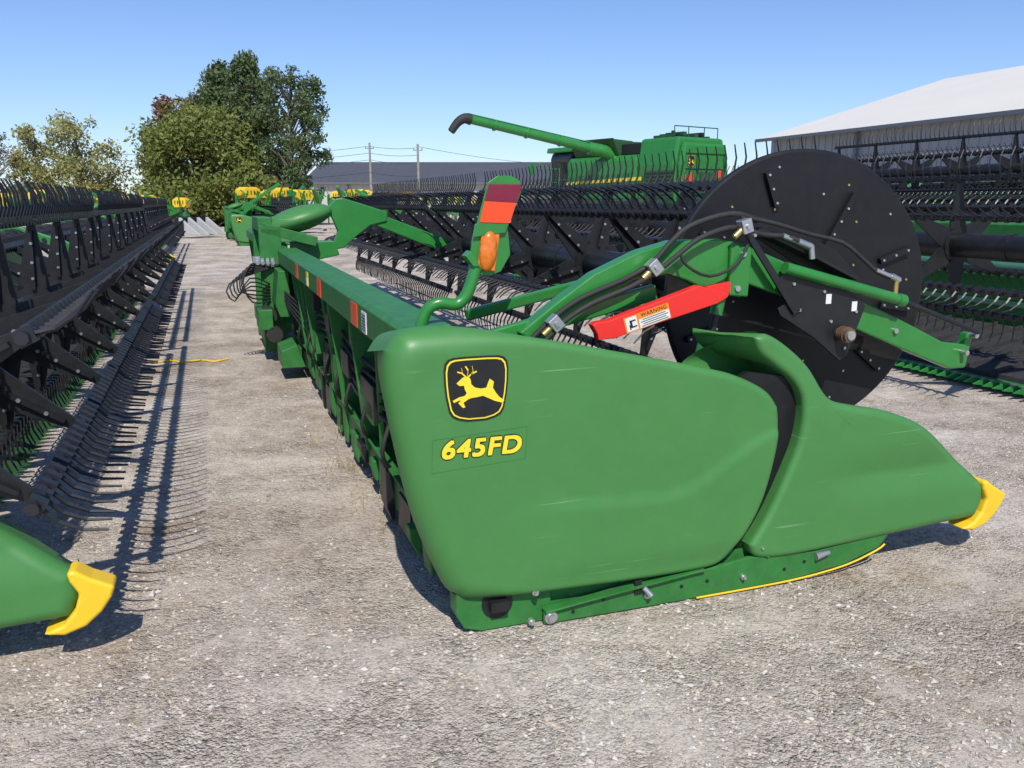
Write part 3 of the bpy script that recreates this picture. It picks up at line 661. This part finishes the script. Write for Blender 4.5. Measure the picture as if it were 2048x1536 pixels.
# ------------------------------------------------------------ POLES
WOOD=mat('weathered_wood',(.30,.27,.23),.85,var=.25,scale=4)
poles=[]
for px,yy,h in((743,80,6.9),(838,74,6.4),(52,70,6.3)):
    x=(px-1024)/1738*yy
    r=empty('utility_pole',(x,yy,0),0,'weathered wooden utility pole with crossarm','utility pole','utility poles along the yard')
    m=MB();m.cyl((0,0,0),(0,0,h),.13,.09,seg=12);m.obj('pole',WOOD,r)
    m=MB();m.box((0,0,h-.5),(.8,.08,.08));
    for k in(-.35,.0,.35): m.cyl((k,0,h-.46),(k,0,h-.32),.04,seg=8)
    m.obj('crossarm',WOOD,r);poles.append((x,yy,h))
wr=MB()
def wire(a,b,sag,r=.016):
    pts=[];a=Vector(a);b=Vector(b)
    for i in range(13):
        t=i/12;p=a.lerp(b,t);p.z-=sag*4*t*(1-t);pts.append(p)
    wr.tube(pts,r,seg=4,smooth=1)
P2,P1,P3=poles[1],poles[0],poles[2]
for dz in(.3,.9,1.5,2.6):
    wire((P2[0],P2[1],P2[2]-dz),(P1[0],P1[1],P1[2]-dz),.15);wire((P1[0],P1[1],P1[2]-dz),(P3[0],P3[1],P3[2]-dz*.8),.9)
    wire((P3[0],P3[1],P3[2]-dz),(-60,72,5-dz),.4)
wire((P2[0],P2[1],P2[2]-.2),(6,93,5.5),.3)
tag(wr.obj('power_cable',BLK),'thin dark power cables strung between wooden poles','cable')
# ------------------------------------------------------------ TREES
def leafmat(name,c1,c2,c3):
    m=bpy.data.materials.new(name);m.use_nodes=True;nt=m.node_tree;N=nt.nodes;L=nt.links;b=N['Principled BSDF'];b.inputs['Roughness'].default_value=.65
    tc=N.new('ShaderNodeTexCoord');n=N.new('ShaderNodeTexNoise');n.inputs['Scale'].default_value=.9;n.inputs['Detail'].default_value=8;n.inputs['Roughness'].default_value=.8
    L.new(tc.outputs['Object'],n.inputs['Vector']);r=N.new('ShaderNodeValToRGB');e=r.color_ramp.elements;e[0].position=.33;e[0].color=(*c1,1);e[1].position=.68;e[1].color=(*c3,1);k=e.new(.5);k.color=(*c2,1)
    L.new(n.outputs['Fac'],r.inputs['Fac']);L.new(r.outputs[0],b.inputs['Base Color'])
    tr=N.new('ShaderNodeBsdfTranslucent');mx=N.new('ShaderNodeMixShader');mx.inputs[0].default_value=.35;L.new(r.outputs[0],tr.inputs[0]);L.new(b.outputs[0],mx.inputs[1]);L.new(tr.outputs[0],mx.inputs[2]);L.new(mx.outputs[0],N['Material Output'].inputs[0]);return m
LOLIVE=leafmat('olive_leaves',(.11,.15,.035),(.19,.23,.05),(.32,.30,.08))
LDARK=leafmat('dark_green_leaves',(.065,.105,.04),(.115,.165,.06),(.19,.22,.08))
LRED=leafmat('autumn_leaves',(.15,.085,.045),(.22,.12,.055),(.22,.19,.07))
LYEL=leafmat('yellow_green_leaves',(.20,.23,.08),(.34,.34,.12),(.46,.40,.16))
BARK=mat('bark',(.13,.105,.085),.9,var=.35,scale=6)
def tree(x,y,h,w,lm,label,trunk_h=.2,nl=5200,ls=.2,clumps=46,shape='round',seed=0,lean=0,csz=1.0,tk=.022):
    rnd=random.Random(seed);r=empty('tree',(x,y,0),0,label,'tree')
    cs=[];t=MB()
    t.tube([(0,0,-.1),(.1,0,h*.25),(lean*.5,.05,h*.55),(lean,.1,h*.92)],tk*h,seg=10,r1=.03)
    for i in range(clumps):
        f=trunk_h+(1-trunk_h)*rnd.random()**.9
        if shape=='round': rad=math.sqrt(max(.04,1-((f-(trunk_h+.42*(1-trunk_h)))/(.60*(1-trunk_h)))**2))
        elif shape=='point': rad=max(.10,min(1,(1.02-f)/.45))**.85
        else: rad=math.sqrt(max(.05,1-((f-.62)/.46)**2))
        a=rnd.random()*2*math.pi;q=(rnd.random()**.45)*rad*w/2*.9
        c=Vector((math.cos(a)*q+lean*f,math.sin(a)*q,f*h*.96));cr=w*.5*(.14+.20*rnd.random())*(.6+.4*rad)*csz
        cs.append((c,cr))
        b0=Vector((lean*f*.7,.0,max(.12*h,(f-.22)*h)));t.tube([b0,b0.lerp(c,.5)+Vector((0,0,.1)),c],tk*.4*h,seg=5,smooth=2,r1=.012)
    t.obj('trunk',BARK,r)
    vs=[];fs=[]
    tot=sum(c[1]**2 for c in cs)
    for c,cr in cs:
        n=int(nl*cr*cr/tot)
        for _ in range(n):
            d=Vector((rnd.gauss(0,1),rnd.gauss(0,1),rnd.gauss(0,.75))).normalized()*cr*(.2+1.0*rnd.random()**.7)
            p=c+d;nr=Vector((rnd.gauss(0,1),rnd.gauss(-.3,1),rnd.gauss(.5,1))).normalized();q=nr.orthogonal().normalized();q.rotate(Matrix.Rotation(rnd.random()*6.28,3,nr));k=nr.cross(q);s_=ls*(.5+rnd.random())
            o=len(vs);vs+= [tuple(p-q*s_),tuple(p-k*s_*.55),tuple(p+q*s_),tuple(p+k*s_*.55)];fs.append((o,o+1,o+2,o+3))
    m=MB();m.add(vs,fs,0,False);m.obj('crown',lm,r,recalc=False)
tx=lambda px,y:(px-1024)/1738*y
tree(tx(405,60),60,7.8,8.8,LOLIVE,'broad olive-green deciduous tree',.04,20000,.14,130,'round',1)
tree(tx(455,66),66,12.0,6.0,LDARK,'tall dark green conifer-like tree',.10,18000,.14,120,'point',2,csz=1.1,tk=.014)
tree(tx(510,64),64,12.3,6.0,LDARK,'tall narrow dark green tree',.10,17000,.14,115,'point',22,csz=1.05,tk=.014)
tree(tx(585,60),60,10.8,5.4,LDARK,'tall sparse pine with open branches',.18,9000,.11,80,'top',3,lean=.25,csz=.8,tk=.016)
tree(tx(610,61),61,8.2,3.6,LDARK,'thin sparse pine beside a taller one',.25,2600,.11,34,'round',13,lean=.25,csz=.8,tk=.014)
tree(tx(380,70),70,10.0,6.0,LRED,'autumn tree turning reddish brown',.15,9000,.15,56,'round',4)
tree(tx(318,64),64,6.4,3.8,LRED,'rusty autumn tree half hidden by green one',.1,5000,.14,36,'round',5)
tree(tx(505,58),58,4.2,4.2,LOLIVE,'low green brush under tall trees',.05,5000,.14,40,'round',6)
tree(tx(165,62),62,7.5,6.8,LYEL,'yellow-green tree with spreading open crown',.22,7000,.12,60,'round',7,csz=.9,tk=.016)
tree(tx(82,62),62,7.0,4.8,LYEL,'yellow-green tree with spreading open crown',.22,4200,.12,40,'round',8,csz=.9,tk=.016)
tree(tx(-5,60),60,6.8,3.8,BARK,'thin brownish tree with bare twigs',.12,2200,.08,60,'round',9,csz=.9,tk=.014)
m=MB();rnd=random.Random(5);vs=[];fs=[]
for i in range(14000):
    px=rnd.uniform(-700,1150);y=rnd.uniform(110,125);x=(px-1024)/1738*y;hh=(2.6+1.2*math.sin(px*.013)+.8*math.sin(px*.037))*rnd.random()**.6
    p=Vector((x,y,hh));a=rnd.random()*6.28;q=Vector((math.cos(a),.3,math.sin(a)))*.4;k=Vector((-math.sin(a),.2,math.cos(a)))*.3;o=len(vs);vs+=[tuple(p-q),tuple(p-k),tuple(p+q),tuple(p+k)];fs.append((o,o+1,o+2,o+3))
m.add(vs,fs);tag(m.obj('distant_treeline',LDARK,recalc=False),'low hazy line of distant trees on the horizon','trees',kind='stuff')
# ------------------------------------------------------------ GROUND
g=bpy.data.materials.new('gravel_ground');g.use_nodes=True;N=g.node_tree.nodes;L=g.node_tree.links;b=N['Principled BSDF'];b.inputs['Roughness'].default_value=.95;b.inputs['Specular IOR Level'].default_value=.1
tc=N.new('ShaderNodeTexCoord')
def noise(s,d=6,r=.6):
    n=N.new('ShaderNodeTexNoise');n.inputs['Scale'].default_value=s;n.inputs['Detail'].default_value=d;n.inputs['Roughness'].default_value=r;L.new(tc.outputs['Object'],n.inputs['Vector']);return n
def ramp(src,*st):
    r=N.new('ShaderNodeValToRGB');e=r.color_ramp.elements
    e[0].position=st[0][0];e[0].color=(*st[0][1],1);e[1].position=st[-1][0];e[1].color=(*st[-1][1],1)
    for p,c in st[1:-1]: k=e.new(p);k.color=(*c,1)
    L.new(src,r.inputs['Fac']);return r
def mix(a,b_,f,mode='MIX',fac=None):
    m=N.new('ShaderNodeMixRGB');m.blend_type=mode;L.new(a,m.inputs[1]);L.new(b_,m.inputs[2])
    if fac is not None: m.inputs[0].default_value=fac
    else: L.new(f,m.inputs[0])
    return m
big=ramp(noise(.55,5,.6).outputs['Fac'],(.32,(.57,.49,.41)),(.5,(.70,.62,.53)),(.66,(.77,.70,.615)))
v1=N.new('ShaderNodeTexVoronoi');v1.inputs['Scale'].default_value=50;L.new(tc.outputs['Object'],v1.inputs['Vector'])
v2=N.new('ShaderNodeTexVoronoi');v2.inputs['Scale'].default_value=115;L.new(tc.outputs['Object'],v2.inputs['Vector'])
v3=N.new('ShaderNodeTexVoronoi');v3.inputs['Scale'].default_value=24;v3.inputs['Randomness'].default_value=1;L.new(tc.outputs['Object'],v3.inputs['Vector'])
sep=N.new('ShaderNodeSeparateColor');L.new(v1.outputs['Color'],sep.inputs[0])
sep2=N.new('ShaderNodeSeparateColor');L.new(v2.outputs['Color'],sep2.inputs[0])
c1=ramp(sep.outputs[0],(0,(.50,.49,.50)),(.22,(.83,.81,.79)),(.9,(1.0,.98,.96)),(1,(1.08,1.06,1.04)))
c2=ramp(sep2.outputs[1],(0,(.50,.48,.46)),(.4,(.97,.96,.94)),(1,(1.08,1.08,1.06)))
pm=ramp(noise(1.6,9,.72).outputs['Fac'],(.42,(.12,.12,.12)),(.60,(1,1,1)))     # loose stones vs compacted fines
mA=mix(big.outputs[0],c1.outputs[0],None,'MULTIPLY',1.0);m1=mix(big.outputs[0],mA.outputs[0],pm.outputs[0])
m2=mix(m1.outputs[0],c2.outputs[0],None,'MULTIPLY',.7)
dk=ramp(noise(.9,12,.8).outputs['Fac'],(.53,(1,1,1)),(.62,(.82,.76,.68)),(.70,(.66,.59,.51)));m3=mix(m2.outputs[0],dk.outputs[0],None,'MULTIPLY',1)
mid=ramp(noise(9,8,.75).outputs['Fac'],(.35,(.80,.79,.78)),(.62,(1.08,1.08,1.08)));m3b=mix(m3.outputs[0],mid.outputs[0],None,'MULTIPLY',.8)
fine=ramp(noise(240,3,.8).outputs['Fac'],(.3,(.72,.72,.72)),(.7,(1.12,1.12,1.12)));m4=mix(m3b.outputs[0],fine.outputs[0],None,'MULTIPLY',.8)
L.new(m4.outputs[0],b.inputs['Base Color'])
ad=N.new('ShaderNodeMath');ad.operation='ADD';L.new(v1.outputs['Distance'],ad.inputs[0]);L.new(v2.outputs['Distance'],ad.inputs[1])
ml=N.new('ShaderNodeMath');ml.operation='MULTIPLY';L.new(ad.outputs[0],ml.inputs[0]);L.new(pm.outputs[0],ml.inputs[1])
ad2=N.new('ShaderNodeMath');ad2.operation='MULTIPLY_ADD';ad2.inputs[1].default_value=-1.1;L.new(ml.outputs[0],ad2.inputs[0]);L.new(noise(7,12,.78).outputs['Fac'],ad2.inputs[2])
ad3=N.new('ShaderNodeMath');ad3.operation='MULTIPLY_ADD';ad3.inputs[1].default_value=.6;L.new(noise(70,4,.8).outputs['Fac'],ad3.inputs[0]);L.new(ad2.outputs[0],ad3.inputs[2])
bp=N.new('ShaderNodeBump');bp.inputs['Strength'].default_value=.9;bp.inputs['Distance'].default_value=.016;L.new(ad3.outputs[0],bp.inputs['Height']);L.new(bp.outputs[0],b.inputs['Normal'])
m=MB();S=900
m.add([(-S,-60,0),(S,-60,0),(S,S,0),(-S,S,0)],[(0,1,2,3)]);tag(m.obj('ground',g,recalc=False),'pale grey-beige gravel yard','ground',kind='structure')
ST=[mat('stone_pale',(.58,.54,.49),.9,var=.15,scale=40),mat('stone_grey',(.30,.29,.28),.9,var=.2,scale=40),mat('stone_tan',(.50,.43,.35),.9,var=.2,scale=40)]
rnd=random.Random(3);m=MB();O8=[(1,0,0),(-1,0,0),(0,1,0),(0,-1,0),(0,0,1),(0,0,-1)];F8=[(0,2,4),(2,1,4),(1,3,4),(3,0,4),(2,0,5),(1,2,5),(3,1,5),(0,3,5)]
for i in range(32000):
    y=1.5+rnd.random()**1.7*9;x=rnd.uniform(-.72,.72)*y
    if math.sin(x*2.1+1.3*math.sin(y*1.7))+math.sin(y*2.9+x)<-.2 and rnd.random()<.75: continue
    s_=.003+.009*rnd.random()**3.2
    if rnd.random()<.006:s_*=1.8
    a=rnd.random()*6.28;c,sn=math.cos(a),math.sin(a);sx=s_*rnd.uniform(.8,1.5);sy=s_*rnd.uniform(.6,1.1);sz=s_*rnd.uniform(.4,.8);j=lambda:rnd.uniform(.75,1.2)
    vs=[]
    for p in O8:
        X=p[0]*sx*j()+rnd.uniform(-.3,.3)*s_;Y=p[1]*sy*j()+rnd.uniform(-.3,.3)*s_;vs.append((x+X*c-Y*sn,y+X*sn+Y*c,sz*.35+p[2]*sz*j()))
    m.add(vs,F8,rnd.choice((0,0,1,2,2,2)),False)
tag(m.obj('loose_gravel',ST,recalc=False),'scattered loose pale and grey stones on the yard','gravel',kind='stuff')
# dry weeds beside the frame, twine on the lane
m=MB()
for cx_,cy_,n_ in((-1.02,4.95,34),(-.80,4.45,16),(-1.25,5.6,14),(-.62,3.9,8)):
    for i in range(n_):
        x=cx_+rnd.gauss(0,.07);y=cy_+rnd.gauss(0,.10);a=rnd.random()*6.28;l=rnd.uniform(.04,.16);o_=rnd.uniform(.2,1.2)*l
        m.tube([(x,y,0),(x+math.cos(a)*o_*.4,y+math.sin(a)*o_*.4,l*.7),(x+math.cos(a)*o_,y+math.sin(a)*o_,l*.8)],.0016,seg=3,smooth=2,r1=.0006)
tag(m.obj('dry_weeds',STRAW),'sparse dry weeds growing in the gravel beside the frame','weeds',kind='stuff')
m=MB();m.tube([(-3.65,8.45,.01),(-3.5,8.6,.012),(-3.35,8.5,.01),(-3.2,8.62,.012),(-3.05,8.55,.01),(-2.95,8.7,.01)],.009,seg=6)
tag(m.obj('twine',YEL),'short length of yellow twine lying on gravel','twine')
# ------------------------------------------------------------ LIGHT / SKY / CAMERA
d=Vector((-.10,.97,-1.15)).normalized()
sl=bpy.data.lights.new('sun','SUN');sl.energy=4.5;sl.angle=R(.5);sl.color=(1,.95,.87);so=bpy.data.objects.new('sun',sl);C.objects.link(so);so.rotation_euler=d.to_track_quat('-Z','Y').to_euler()
w=bpy.data.worlds.new('World');sc.world=w;w.use_nodes=True;nt=w.node_tree;bg=nt.nodes['Background'];sk=nt.nodes.new('ShaderNodeTexSky');sk.sky_type='NISHITA';sk.sun_disc=False
sk.sun_elevation=math.asin(-d.z);sk.sun_rotation=math.atan2(-d.x,-d.y);sk.air_density=1.0;sk.dust_density=.2;sk.ozone_density=3.0
tn=nt.nodes.new('ShaderNodeMixRGB');tn.blend_type='MULTIPLY';tn.inputs[0].default_value=1;tn.inputs[2].default_value=(.86,.95,1.20,1)
nt.links.new(sk.outputs[0],tn.inputs[1]);nt.links.new(tn.outputs[0],bg.inputs[0]);bg.inputs[1].default_value=.12
cam=bpy.data.cameras.new('camera');co=bpy.data.objects.new('camera',cam);C.objects.link(co);co.location=(0,0,1.6);co.rotation_euler=(R(90)-math.atan(363/1700),0,0)
cam.lens=36*1700/2048;cam.sensor_width=36;cam.clip_end=3000;cam.clip_start=.05;sc.camera=co
sc.view_settings.view_transform='Standard';sc.view_settings.look='None';sc.view_settings.exposure=0
